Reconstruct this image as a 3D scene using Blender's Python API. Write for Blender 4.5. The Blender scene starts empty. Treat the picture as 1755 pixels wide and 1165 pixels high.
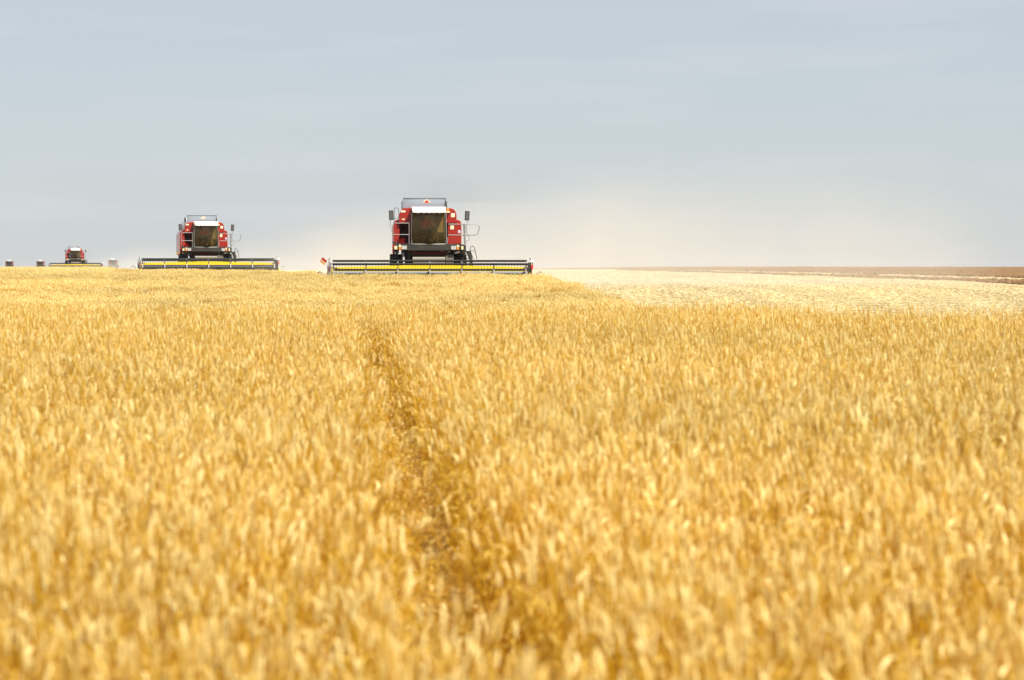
import bpy, bmesh, math, random
import numpy as np
from mathutils import Vector, Matrix, Euler

# ------------------------------------------------------------------ camera, world, sun, exposure
SC = bpy.context.scene
ROOT = SC.collection
R = math.radians
FPX = 4875.0            # focal length in photo pixels (100 mm on a 36 mm sensor, 1755 px wide)
EYE = 1.85
HROW = 455.0            # eye level row in the photo
cam_d = bpy.data.cameras.new('camera')
cam = bpy.data.objects.new('camera', cam_d)
ROOT.objects.link(cam)
cam.location = (0, 0, EYE)
cam.rotation_euler = (R(90) - math.atan((582.5 - HROW) / FPX), 0, 0)
cam_d.lens = 100; cam_d.sensor_width = 36
cam_d.clip_start = 0.1; cam_d.clip_end = 20000
cam_d.dof.use_dof = True
cam_d.dof.focus_distance = 122
cam_d.dof.aperture_fstop = 3.9
SC.camera = cam

SUN_AZ, SUN_EL = R(38), R(54)       # to the right of straight behind the camera, high
sun_dir = Vector((math.sin(SUN_AZ) * math.cos(SUN_EL), -math.cos(SUN_AZ) * math.cos(SUN_EL), math.sin(SUN_EL)))
world = bpy.data.worlds.new('World'); SC.world = world
world.use_nodes = True
wn, wl = world.node_tree.nodes, world.node_tree.links
wn.clear()
w_out = wn.new('ShaderNodeOutputWorld'); w_bg = wn.new('ShaderNodeBackground')
sky = wn.new('ShaderNodeTexSky'); sky.sky_type = 'NISHITA'; sky.sun_disc = False
sky.sun_elevation = SUN_EL; sky.sun_rotation = math.pi - SUN_AZ
sky.altitude = 0; sky.air_density = 1.0; sky.dust_density = 0.3; sky.ozone_density = 2.0
veil = wn.new('ShaderNodeMix'); veil.data_type = 'RGBA'          # thin even veil of high summer haze over the blue
veil.inputs['Factor'].default_value = 0.75; veil.inputs['B'].default_value = (5.75, 6.25, 6.95, 1)
wl.new(sky.outputs[0], veil.inputs['A'])
# thin cirrus: noise in direction space, stretched along the horizon
tc = wn.new('ShaderNodeTexCoord'); mp = wn.new('ShaderNodeMapping'); mp.inputs['Scale'].default_value = (9, 9, 75)
mp.inputs['Location'].default_value = (3.3, 0.2, 1.1)
wl.new(tc.outputs['Generated'], mp.inputs['Vector'])
nz = wn.new('ShaderNodeTexNoise'); nz.inputs['Scale'].default_value = 1.0; nz.inputs['Detail'].default_value = 7; nz.inputs['Roughness'].default_value = 0.55
wl.new(mp.outputs[0], nz.inputs['Vector'])
rp = wn.new('ShaderNodeMapRange'); rp.inputs['From Min'].default_value = 0.5; rp.inputs['From Max'].default_value = 0.78
rp.inputs['To Min'].default_value = 0; rp.inputs['To Max'].default_value = 0.4
wl.new(nz.outputs[0], rp.inputs['Value'])
cl = wn.new('ShaderNodeMix'); cl.data_type = 'RGBA'
cl.inputs['B'].default_value = (7.3, 7.35, 7.6, 1)
wl.new(rp.outputs[0], cl.inputs['Factor']); wl.new(veil.outputs['Result'], cl.inputs['A'])
wl.new(cl.outputs['Result'], w_bg.inputs['Color'])
w_bg.inputs['Strength'].default_value = 0.057
wl.new(w_bg.outputs[0], w_out.inputs['Surface'])

sun_d = bpy.data.lights.new('sun', 'SUN'); sun_d.energy = 4.9; sun_d.angle = R(0.5); sun_d.color = (1.0, 0.955, 0.87)
sun = bpy.data.objects.new('sun', sun_d); ROOT.objects.link(sun)
sun.rotation_euler = sun_dir.to_track_quat('Z', 'Y').to_euler()
sun.location = sun_dir * 60
SC.view_settings.view_transform = 'Standard'; SC.view_settings.look = 'None'
SC.view_settings.gamma = 1; SC.view_settings.use_curve_mapping = False
SC.view_settings.exposure = 0.82
SC.cycles.volume_step_rate = 1.0
SC.cycles.volume_max_steps = 128
SC.cycles.volume_bounces = 1
SC.cycles.max_bounces = 10
SC.cycles.diffuse_bounces = 5
SC.cycles.transparent_max_bounces = 12

rng = np.random.default_rng(7)
random.seed(7)

# ------------------------------------------------------------------ terrain
def pchip(xs, ys):
    xs = np.array(xs, float); ys = np.array(ys, float)
    h = np.diff(xs); d = np.diff(ys) / h
    m = np.zeros(len(xs)); m[0] = d[0]; m[-1] = d[-1]
    for i in range(1, len(xs) - 1):
        if d[i - 1] * d[i] > 0:
            w1 = 2 * h[i] + h[i - 1]; w2 = h[i] + 2 * h[i - 1]
            m[i] = (w1 + w2) / (w1 / d[i - 1] + w2 / d[i])
    def f(q):
        q = np.clip(np.asarray(q, float), xs[0], xs[-1])
        k = np.clip(np.searchsorted(xs, q) - 1, 0, len(h) - 1)
        t = (q - xs[k]) / h[k]
        return ((2*t**3 - 3*t**2 + 1) * ys[k] + (t**3 - 2*t**2 + t) * h[k] * m[k]
                + (-2*t**3 + 3*t**2) * ys[k+1] + (t**3 - t**2) * h[k] * m[k+1])
    return f
# depth of the ground below the eye, against distance, on the left and on the right
gl = pchip([-200, 0, 30, 48, 60, 72, 86, 98, 110, 124, 150, 182, 240, 300, 478, 700, 1150, 3000, 9000],
           [1.85, 1.85, 1.84, 1.85, 1.96, 2.3, 2.5, 2.12, 1.68, 1.24, 1.07, .98, .90, .90, 1.0, 1.3, 1.85, 5, 30])
gr = pchip([-200, 0, 30, 48, 60, 72, 86, 98, 110, 124, 155, 182, 300, 478, 800, 1500, 3000, 9000],
           [1.85, 1.85, 1.84, 1.85, 1.96, 2.3, 2.5, 2.12, 1.68, 1.25, 1.08, 1.0, .85, .70, .64, .80, 2.5, 20])
def ground_z(x, y):
    x = np.asarray(x, float); y = np.asarray(y, float)
    t = np.clip((x / np.maximum(y, 20) + 0.02) / 0.08, 0, 1); s = t * t * (3 - 2 * t)
    und = 0.02 * np.sin(x * 0.31 + y * 0.11) * np.sin(y * 0.23 + 1.0)
    return EYE - (gl(y) * (1 - s) + gr(y) * s) + und * np.clip(1.5 - y / 200, 0, 1)
def gz(x, y): return float(ground_z(x, y))

def vnoise(x, y, seed=0):
    """smooth value noise in [0,1]"""
    x = np.asarray(x, float); y = np.asarray(y, float)
    xi = np.floor(x).astype(np.int64); yi = np.floor(y).astype(np.int64)
    fx = x - xi; fy = y - yi
    fx = fx*fx*(3-2*fx); fy = fy*fy*(3-2*fy)
    def h(a, b):
        n = (a * 374761393 + b * 668265263 + seed * 982451653) & 0xffffffff
        n = ((n ^ (n >> 13)) * 1274126177) & 0xffffffff
        return ((n ^ (n >> 16)) & 0xffff) / 65535.0
    return (h(xi, yi)*(1-fx) + h(xi+1, yi)*fx)*(1-fy) + (h(xi, yi+1)*(1-fx) + h(xi+1, yi+1)*fx)*fy

# ------------------------------------------------------------------ materials
def new_mat(name):
    m = bpy.data.materials.new(name); m.use_nodes = True
    return m, m.node_tree.nodes, m.node_tree.links, m.node_tree.nodes['Principled BSDF']
def paint(name, col, rough=0.4, metal=0.0, dirt=0.25, dirt_col=(0.30, 0.22, 0.13), scale=3.0, coat=0.0):
    m, n, l, b = new_mat(name)
    tc = n.new('ShaderNodeTexCoord'); nz = n.new('ShaderNodeTexNoise')
    nz.inputs['Scale'].default_value = scale; nz.inputs['Detail'].default_value = 8; nz.inputs['Roughness'].default_value = 0.65
    l.new(tc.outputs['Object'], nz.inputs['Vector'])
    mr = n.new('ShaderNodeMapRange'); mr.inputs['From Min'].default_value = 0.4; mr.inputs['From Max'].default_value = 0.8
    mr.inputs['To Min'].default_value = dirt * 0.15; mr.inputs['To Max'].default_value = dirt
    l.new(nz.outputs[0], mr.inputs['Value'])
    mx = n.new('ShaderNodeMix'); mx.data_type = 'RGBA'
    mx.inputs['A'].default_value = (*col, 1); mx.inputs['B'].default_value = (*dirt_col, 1)
    l.new(mr.outputs[0], mx.inputs['Factor']); l.new(mx.outputs['Result'], b.inputs['Base Color'])
    ma = n.new('ShaderNodeMath'); ma.operation = 'MULTIPLY_ADD'; ma.inputs[1].default_value = 0.5; ma.inputs[2].default_value = rough
    l.new(mr.outputs[0], ma.inputs[0]); l.new(ma.outputs[0], b.inputs['Roughness'])
    b.inputs['Metallic'].default_value = metal; b.inputs['Specular IOR Level'].default_value = 0.28
    b.inputs['Coat Weight'].default_value = coat
    return m
M = {}
M['red'] = paint('red_paint', (0.28, 0.009, 0.002), 0.42, dirt=0.09, dirt_col=(0.22, 0.13, 0.07), coat=0.5)
M['red_bright'] = paint('bright_and_sunlit_red_paint', (0.60, 0.014, 0.01), 0.4, dirt=0.05)
M['red_dark'] = paint('dark_and_shaded_red_paint', (0.16, 0.006, 0.006), 0.5, dirt=0.15)
M['white'] = paint('white_paint', (0.82, 0.82, 0.80), 0.4, dirt=0.06)
M['grey'] = paint('grey_paint', (0.34, 0.435, 0.50), 0.5, dirt=0.04)
M['platform'] = paint('dark_grey_paint', (0.022, 0.021, 0.019), 0.55, dirt=0.14)
M['black'] = paint('black_steel', (0.008, 0.008, 0.008), 0.55, dirt=0.03)
M['steel'] = paint('worn_steel', (0.30, 0.30, 0.30), 0.4, metal=0.5, dirt=0.3)
M['reel_grey'] = paint('reel_grey_paint', (0.17, 0.185, 0.20), 0.45, dirt=0.15)
M['feeder'] = paint('dusty_sheet_metal', (0.10, 0.09, 0.07), 0.7, dirt=0.5, dirt_col=(0.24, 0.20, 0.13))
M['lip'] = paint('bare_sheet_metal', (0.24, 0.22, 0.18), 0.5, dirt=0.4, dirt_col=(0.32, 0.27, 0.19))
M['yellow'] = paint('yellow_paint', (0.80, 0.56, 0.012), 0.45, dirt=0.14, dirt_col=(0.62, 0.47, 0.2), scale=1.2)
M['orange'] = paint('orange_plastic', (0.85, 0.22, 0.01), 0.3, dirt=0.03)
M['amber'] = paint('amber_lens', (0.70, 0.20, 0.02), 0.25, dirt=0.05)
M['lamp'] = paint('lamp_lens', (0.42, 0.41, 0.38), 0.2, dirt=0.1)
M['lamp_warm'] = paint('cream_lens', (0.72, 0.62, 0.36), 0.25, dirt=0.1)
M['marker'] = paint('red_reflector', (0.32, 0.035, 0.008), 0.5, dirt=0.05)
M['stripe'] = paint('orange_reflector', (0.52, 0.24, 0.008), 0.5, dirt=0.05)
M['cream'] = paint('cream_sticker', (0.80, 0.68, 0.46), 0.5, dirt=0.06)
M['blue'] = paint('blue_sticker', (0.25, 0.36, 0.70), 0.5, dirt=0.0)
M['rubber'] = paint('tyre_rubber', (0.016, 0.0155, 0.014), 0.8, dirt=0.4, dirt_col=(0.09, 0.075, 0.05))
M['trim'] = paint('cab_trim', (0.20, 0.15, 0.055), 0.8, dirt=0.2)
M['seat'] = paint('seat_fabric', (0.07, 0.06, 0.05), 0.9, dirt=0.1)
M['skin'] = paint('skin', (0.46, 0.25, 0.16), 0.6, dirt=0.0)
M['shirt'] = paint('red_cloth', (0.80, 0.07, 0.02), 0.9, dirt=0.05)
M['trousers'] = paint('dark_cloth', (0.05, 0.055, 0.08), 0.9, dirt=0.1)
M['hair'] = paint('brown_hair', (0.05, 0.03, 0.02), 0.7, dirt=0.0)
def glass_mat():
    m, n, l, b = new_mat('tinted_glass')
    out = n['Material Output']
    tr = n.new('ShaderNodeBsdfTransparent'); tr.inputs[0].default_value = (0.62, 0.52, 0.26, 1)
    gl_ = n.new('ShaderNodeBsdfGlossy'); gl_.inputs['Roughness'].default_value = 0.06
    fr = n.new('ShaderNodeFresnel'); fr.inputs['IOR'].default_value = 1.35
    mx = n.new('ShaderNodeMixShader')
    l.new(fr.outputs[0], mx.inputs[0]); l.new(tr.outputs[0], mx.inputs[1]); l.new(gl_.outputs[0], mx.inputs[2])
    # film of field dust on the pane
    df = n.new('ShaderNodeBsdfDiffuse'); df.inputs[0].default_value = (0.30, 0.23, 0.09, 1)
    tc = n.new('ShaderNodeTexCoord'); nz = n.new('ShaderNodeTexNoise'); nz.inputs['Scale'].default_value = 2.3; nz.inputs['Detail'].default_value = 6
    l.new(tc.outputs['Object'], nz.inputs['Vector'])
    mr = n.new('ShaderNodeMapRange'); mr.inputs['From Min'].default_value = 0.3; mr.inputs['From Max'].default_value = 0.75
    mr.inputs['To Min'].default_value = 0.02; mr.inputs['To Max'].default_value = 0.13
    l.new(nz.outputs[0], mr.inputs['Value'])
    m2 = n.new('ShaderNodeMixShader'); l.new(mr.outputs[0], m2.inputs[0]); l.new(mx.outputs[0], m2.inputs[1]); l.new(df.outputs[0], m2.inputs[2])
    l.new(m2.outputs[0], out.inputs['Surface'])
    return m
M['glass'] = glass_mat()
M['mirror'] = paint('mirror_glass', (0.16, 0.17, 0.17), 0.15, metal=0.7, dirt=0.2)

def straw_mat(name, gain, translucency=0.42, big=0.12, vary=0.15, stretch=(1, 1, 1)):
    m, n, l, b = new_mat(name)
    out = n['Material Output']
    at = n.new('ShaderNodeAttribute'); at.attribute_name = 'col'
    ge = n.new('ShaderNodeNewGeometry')
    nz = n.new('ShaderNodeTexNoise'); nz.inputs['Scale'].default_value = big; nz.inputs['Detail'].default_value = 5
    mp = n.new('ShaderNodeMapping'); mp.inputs['Scale'].default_value = stretch; mp.inputs['Rotation'].default_value = (0, 0, -0.046)
    l.new(ge.outputs['Position'], mp.inputs['Vector']); l.new(mp.outputs[0], nz.inputs['Vector'])
    mr = n.new('ShaderNodeMapRange'); mr.inputs['From Min'].default_value = 0.3; mr.inputs['From Max'].default_value = 0.7
    mr.inputs['To Min'].default_value = gain * (1 - vary); mr.inputs['To Max'].default_value = gain * (1 + vary)
    l.new(nz.outputs[0], mr.inputs['Value'])
    mul = n.new('ShaderNodeVectorMath'); mul.operation = 'SCALE'
    l.new(at.outputs['Color'], mul.inputs[0]); l.new(mr.outputs[0], mul.inputs['Scale'])
    l.new(mul.outputs[0], b.inputs['Base Color'])
    b.inputs['Roughness'].default_value = 0.40; b.inputs['Specular IOR Level'].default_value = 0.25
    tl = n.new('ShaderNodeBsdfTranslucent'); l.new(mul.outputs[0], tl.inputs['Color'])
    mx = n.new('ShaderNodeMixShader'); mx.inputs[0].default_value = translucency
    l.new(b.outputs[0], mx.inputs[1]); l.new(tl.outputs[0], mx.inputs[2]); l.new(mx.outputs[0], out.inputs['Surface'])
    return m
M['wheat'] = straw_mat('ripe_wheat', 1.0)
M['stubble'] = straw_mat('cut_straw', 1.0, 0.2, big=0.55, vary=0.15, stretch=(1, 0.05, 1))

def ground_mat(name='stubble_litter', c0=(0.52, 0.425, 0.225), c1=(0.57, 0.47, 0.265)):
    m, n, l, b = new_mat(name)
    ge = n.new('ShaderNodeNewGeometry')
    mp = n.new('ShaderNodeMapping'); mp.inputs['Rotation'].default_value = (0, 0, R(-3)); mp.inputs['Scale'].default_value = (1.2, 0.12, 1)
    l.new(ge.outputs['Position'], mp.inputs['Vector'])
    n1 = n.new('ShaderNodeTexNoise'); n1.inputs['Scale'].default_value = 0.5; n1.inputs['Detail'].default_value = 8; n1.inputs['Roughness'].default_value = 0.7
    l.new(mp.outputs[0], n1.inputs['Vector'])
    n2 = n.new('ShaderNodeTexNoise'); n2.inputs['Scale'].default_value = 6; n2.inputs['Detail'].default_value = 6
    l.new(ge.outputs['Position'], n2.inputs['Vector'])
    mixf = n.new('ShaderNodeMath'); mixf.operation = 'ADD'
    l.new(n1.outputs[0], mixf.inputs[0]); l.new(n1.outputs[0], mixf.inputs[1])
    cr = n.new('ShaderNodeValToRGB'); cr.color_ramp.elements[0].position = 0.36; cr.color_ramp.elements[0].color = (*c0, 1)
    cr.color_ramp.elements[1].position = 0.56; cr.color_ramp.elements[1].color = (*c1, 1)
    hf = n.new('ShaderNodeMath'); hf.operation = 'MULTIPLY'; hf.inputs[1].default_value = 0.5
    l.new(mixf.outputs[0], hf.inputs[0]); l.new(hf.outputs[0], cr.inputs[0])
    l.new(cr.outputs[0], b.inputs['Base Color']); b.inputs['Roughness'].default_value = 0.9
    b.inputs['Specular IOR Level'].default_value = 0.1
    bp = n.new('ShaderNodeBump'); bp.inputs['Strength'].default_value = 0.2; bp.inputs['Distance'].default_value = 0.03
    l.new(n2.outputs[0], bp.inputs['Height']); l.new(bp.outputs[0], b.inputs['Normal'])
    return m
M['ground'] = ground_mat()
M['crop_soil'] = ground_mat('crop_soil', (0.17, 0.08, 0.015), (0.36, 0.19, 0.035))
def soil_mat():
    m, n, l, b = new_mat('ploughed_soil')
    ge = n.new('ShaderNodeNewGeometry')
    n1 = n.new('ShaderNodeTexNoise'); n1.inputs['Scale'].default_value = 0.8; n1.inputs['Detail'].default_value = 9; n1.inputs['Roughness'].default_value = 0.7
    l.new(ge.outputs['Position'], n1.inputs['Vector'])
    cr = n.new('ShaderNodeValToRGB'); cr.color_ramp.elements[0].position = 0.33; cr.color_ramp.elements[0].color = (0.09, 0.041, 0.011, 1)
    cr.color_ramp.elements[1].position = 0.68; cr.color_ramp.elements[1].color = (0.235, 0.122, 0.038, 1)
    l.new(n1.outputs[0], cr.inputs[0]); l.new(cr.outputs[0], b.inputs['Base Color'])
    b.inputs['Roughness'].default_value = 0.95; b.inputs['Specular IOR Level'].default_value = 0.1
    n2 = n.new('ShaderNodeTexNoise'); n2.inputs['Scale'].default_value = 9; n2.inputs['Detail'].default_value = 6
    l.new(ge.outputs['Position'], n2.inputs['Vector'])
    bp = n.new('ShaderNodeBump'); bp.inputs['Strength'].default_value = 0.8; bp.inputs['Distance'].default_value = 0.06
    l.new(n2.outputs[0], bp.inputs['Height']); l.new(bp.outputs[0], b.inputs['Normal'])
    return m
M['soil'] = soil_mat()

# ------------------------------------------------------------------ mesh helpers
class MB:
    def __init__(self): self.v = []; self.f = []; self.smooth = []
    def add(self, vs, fs, smooth=False):
        o = len(self.v); self.v += [tuple(p) for p in vs]
        self.f += [tuple(i + o for i in f) for f in fs]; self.smooth += [smooth] * len(fs)
        return self
    def box(self, x0, x1, y0, y1, z0, z1, rot=None):
        vs = [Vector((x, y, z)) for z in (z0, z1) for y in (y0, y1) for x in (x0, x1)]
        if rot is not None:
            c = Vector(((x0+x1)/2, (y0+y1)/2, (z0+z1)/2)); q = Euler(rot).to_matrix()
            vs = [c + q @ (p - c) for p in vs]
        return self.add(vs, [(0,2,3,1),(4,5,7,6),(0,1,5,4),(1,3,7,5),(3,2,6,7),(2,0,4,6)])
    def prism(self, poly, y0, y1):       # outline in x,z, extruded along y
        n = len(poly)
        vs = [(x, y0, z) for x, z in poly] + [(x, y1, z) for x, z in poly]
        fs = [tuple(range(n)), tuple(range(2*n-1, n-1, -1))] + [(i, i+n, (i+1) % n + n, (i+1) % n) for i in range(n)]
        return self.add(vs, fs)
    def prism_x(self, poly, x0, x1):     # outline in y,z, extruded along x
        n = len(poly)
        vs = [(x0, y, z) for y, z in poly] + [(x1, y, z) for y, z in poly]
        fs = [tuple(range(n-1, -1, -1)), tuple(range(n, 2*n))] + [(i, (i+1) % n, (i+1) % n + n, i+n) for i in range(n)]
        return self.add(vs, fs)
    def tube(self, pts, r, n=8):
        pts = [Vector(p) for p in pts]; rings = []
        for i, p in enumerate(pts):
            d = (pts[min(i+1, len(pts)-1)] - pts[max(i-1, 0)]).normalized()
            a = d.orthogonal().normalized() if i == 0 else (a_prev - d * a_prev.dot(d)).normalized()
            a_prev = a; b = d.cross(a)
            rr = r[i] if isinstance(r, (list, tuple)) else r
            rings.append([p + (a * math.cos(2*math.pi*k/n) + b * math.sin(2*math.pi*k/n)) * rr for k in range(n)])
        vs = [q for rg in rings for q in rg]; fs = []
        for i in range(len(pts)-1):
            for k in range(n):
                fs.append((i*n+k, i*n+(k+1) % n, (i+1)*n+(k+1) % n, (i+1)*n+k))
        self.add(vs, fs, True)
        self.add(rings[0], [tuple(range(n-1, -1, -1))]); self.add(rings[-1], [tuple(range(n))])
        return self
    def lathe_x(self, prof, cy, cz, n=32):   # closed profile (x, r) round an axis parallel to x
        vs = []; k = len(prof)
        for j in range(n):
            a = 2*math.pi*j/n
            vs += [(x, cy + r*math.cos(a), cz + r*math.sin(a)) for x, r in prof]
        fs = [(j*k+i, j*k+(i+1) % k, ((j+1) % n)*k+(i+1) % k, ((j+1) % n)*k+i) for j in range(n) for i in range(k)]
        return self.add(vs, fs, True)
    def mesh(self, name, mats, bevel=0.0):
        me = bpy.data.meshes.new(name)
        me.from_pydata(self.v, [], self.f)
        bm = bmesh.new(); bm.from_mesh(me)
        bmesh.ops.recalc_face_normals(bm, faces=bm.faces)
        if bevel:
            ed = [e for e in bm.edges if len(e.link_faces) == 2 and e.calc_face_angle(0) > 0.6]
            bmesh.ops.bevel(bm, geom=ed, offset=bevel, segments=2, affect='EDGES', profile=0.6, clamp_overlap=True)
        bm.to_mesh(me); bm.free()
        if not bevel:
            for p, s in zip(me.polygons, self.smooth): p.use_smooth = s
        for m in (mats if isinstance(mats, (list, tuple)) else [mats]): me.materials.append(m)
        return me
    def build(self, name, mat, parent=None, bevel=0.0):
        o = bpy.data.objects.new(name, self.mesh(name, mat, bevel)); ROOT.objects.link(o)
        if parent: o.parent = parent
        return o
def tag(o, label=None, cat=None, group=None, kind=None):
    for k, v in (('label', label), ('category', cat), ('group', group), ('kind', kind)):
        if v: o[k] = v
    return o
def empty(name, loc=(0, 0, 0), rz=0.0):
    o = bpy.data.objects.new(name, None); ROOT.objects.link(o)
    o.location = loc; o.rotation_euler = (0, 0, rz); o.empty_display_size = 0.3
    return o
def copy_tree(o, parent=None, skip=()):
    c = o.copy(); ROOT.objects.link(c); c.parent = parent
    for ch in o.children:
        if ch.name.split('.')[0] not in skip: copy_tree(ch, c, skip)
    return c

# ------------------------------------------------------------------ the ground sheet
def spaced(parts):
    out = []
    for a, b, s in parts: out += list(np.arange(a, b, s))
    return np.array(out + [parts[-1][1]], float)
ys = spaced([(-300, -20, 40), (-20, 50, 2.5), (50, 135, 1.25), (135, 260, 4), (260, 700, 20), (700, 1600, 60), (1600, 2800, 100)])
half = spaced([(0, 40, 1.6), (40, 120, 6), (120, 400, 25), (400, 1200, 80), (1200, 3000, 300)])
xs = np.concatenate([-half[::-1], half[1:]])
gx, gy = np.meshgrid(xs, ys)
gzv = ground_z(gx, gy)
nx, ny = len(xs), len(ys)
g = MB()
g.add(np.stack([gx.ravel(), gy.ravel(), gzv.ravel()], 1).tolist(),
      [(j*nx+i, j*nx+i+1, (j+1)*nx+i+1, (j+1)*nx+i) for j in range(ny-1) for i in range(nx-1)], True)
go = g.build('ground', [M['ground'], M['crop_soil']])
GROUND = go, xs, ys; tag(go, 'pale harvested stubble ground stretching to the horizon', None, None, 'structure')

# field geometry (metres): slopes are in x per metre of distance
SL = -0.0458
def plough_edge(y): return 35 + SL * y
def uncut(x, y):
    near = y < np.where(x > 3.9, 59.5 - (x - 3.9) * 1.6, 62)
    main = (y >= 62) & (y < 123.9) & (x < np.minimum(6.2, 5.2 - 0.1167 * (y - 88)) + 0.12 * np.sin(y * 0.7))
    l1 = (y >= 123.9) & (y < 181.6) & (x < -8.25 + (y - 124) * (-6.5 / 58))
    l2 = (y >= 181.6) & (y < 477) & (x < -24.1 + (y - 182) * (-44.6 / 296))
    l3 = (y >= 477) & (x < -78 - (y - 478) * 0.15)
    return near | main | l1 | l2 | l3

_o, _x, _y = GROUND
_cx, _cy = np.meshgrid((_x[1:] + _x[:-1]) / 2, (_y[1:] + _y[:-1]) / 2)
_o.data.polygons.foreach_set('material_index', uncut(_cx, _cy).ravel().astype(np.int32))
# ------------------------------------------------------------------ scattering by geometry nodes (crop, stubble, clods)
def mesh_col(name, verts, faces, cols, mat, smooth=True):
    me = bpy.data.meshes.new(name); me.from_pydata(verts, [], faces)
    a = me.attributes.new('col', 'FLOAT_COLOR', 'POINT')
    c = np.ones((len(verts), 4), np.float32); c[:, :3] = np.asarray(cols, np.float32)
    a.data.foreach_set('color', c.ravel())
    me.polygons.foreach_set('use_smooth', [smooth] * len(me.polygons))
    me.materials.append(mat)
    return bpy.data.objects.new(name, me)          # source shapes stay outside the scene
def scatter(name, pts, rot, scl, var, sources, label):
    me = bpy.data.meshes.new(name); me.from_pydata([tuple(p) for p in pts], [], [])
    for nm, ty, key, dat in (('rot', 'FLOAT_VECTOR', 'vector', rot), ('scl', 'FLOAT_VECTOR', 'vector', scl), ('var', 'INT', 'value', var)):
        a = me.attributes.new(nm, ty, 'POINT'); a.data.foreach_set(key, np.ascontiguousarray(dat, np.int32 if ty == 'INT' else np.float32).ravel())
    o = bpy.data.objects.new(name, me); ROOT.objects.link(o)
    nt = bpy.data.node_groups.new(name, 'GeometryNodeTree')
    nt.interface.new_socket('Geometry', in_out='INPUT', socket_type='NodeSocketGeometry')
    nt.interface.new_socket('Geometry', in_out='OUTPUT', socket_type='NodeSocketGeometry')
    n, l = nt.nodes, nt.links
    gi = n.new('NodeGroupInput'); gout = n.new('NodeGroupOutput'); iop = n.new('GeometryNodeInstanceOnPoints')
    jn = n.new('GeometryNodeJoinGeometry')
    for s in reversed(sources):
        oi = n.new('GeometryNodeObjectInfo'); oi.inputs['Object'].default_value = s; oi.inputs['As Instance'].default_value = False
        gti = n.new('GeometryNodeGeometryToInstance')
        l.new(oi.outputs['Geometry'], gti.inputs[0]); l.new(gti.outputs[0], jn.inputs[0])
    def attr(nm, ty):
        a = n.new('GeometryNodeInputNamedAttribute'); a.data_type = ty; a.inputs['Name'].default_value = nm
        return a.outputs['Attribute']
    l.new(gi.outputs[0], iop.inputs['Points']); l.new(jn.outputs[0], iop.inputs['Instance'])
    iop.inputs['Pick Instance'].default_value = True
    l.new(attr('var', 'INT'), iop.inputs['Instance Index'])
    e2r = n.new('FunctionNodeEulerToRotation'); l.new(attr('rot', 'FLOAT_VECTOR'), e2r.inputs[0]); l.new(e2r.outputs[0], iop.inputs['Rotation'])
    l.new(attr('scl', 'FLOAT_VECTOR'), iop.inputs['Scale'])
    l.new(iop.outputs[0], gout.inputs[0])
    md = o.modifiers.new('scatter', 'NODES'); md.node_group = nt
    return tag(o, label, None, None, 'stuff')

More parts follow.
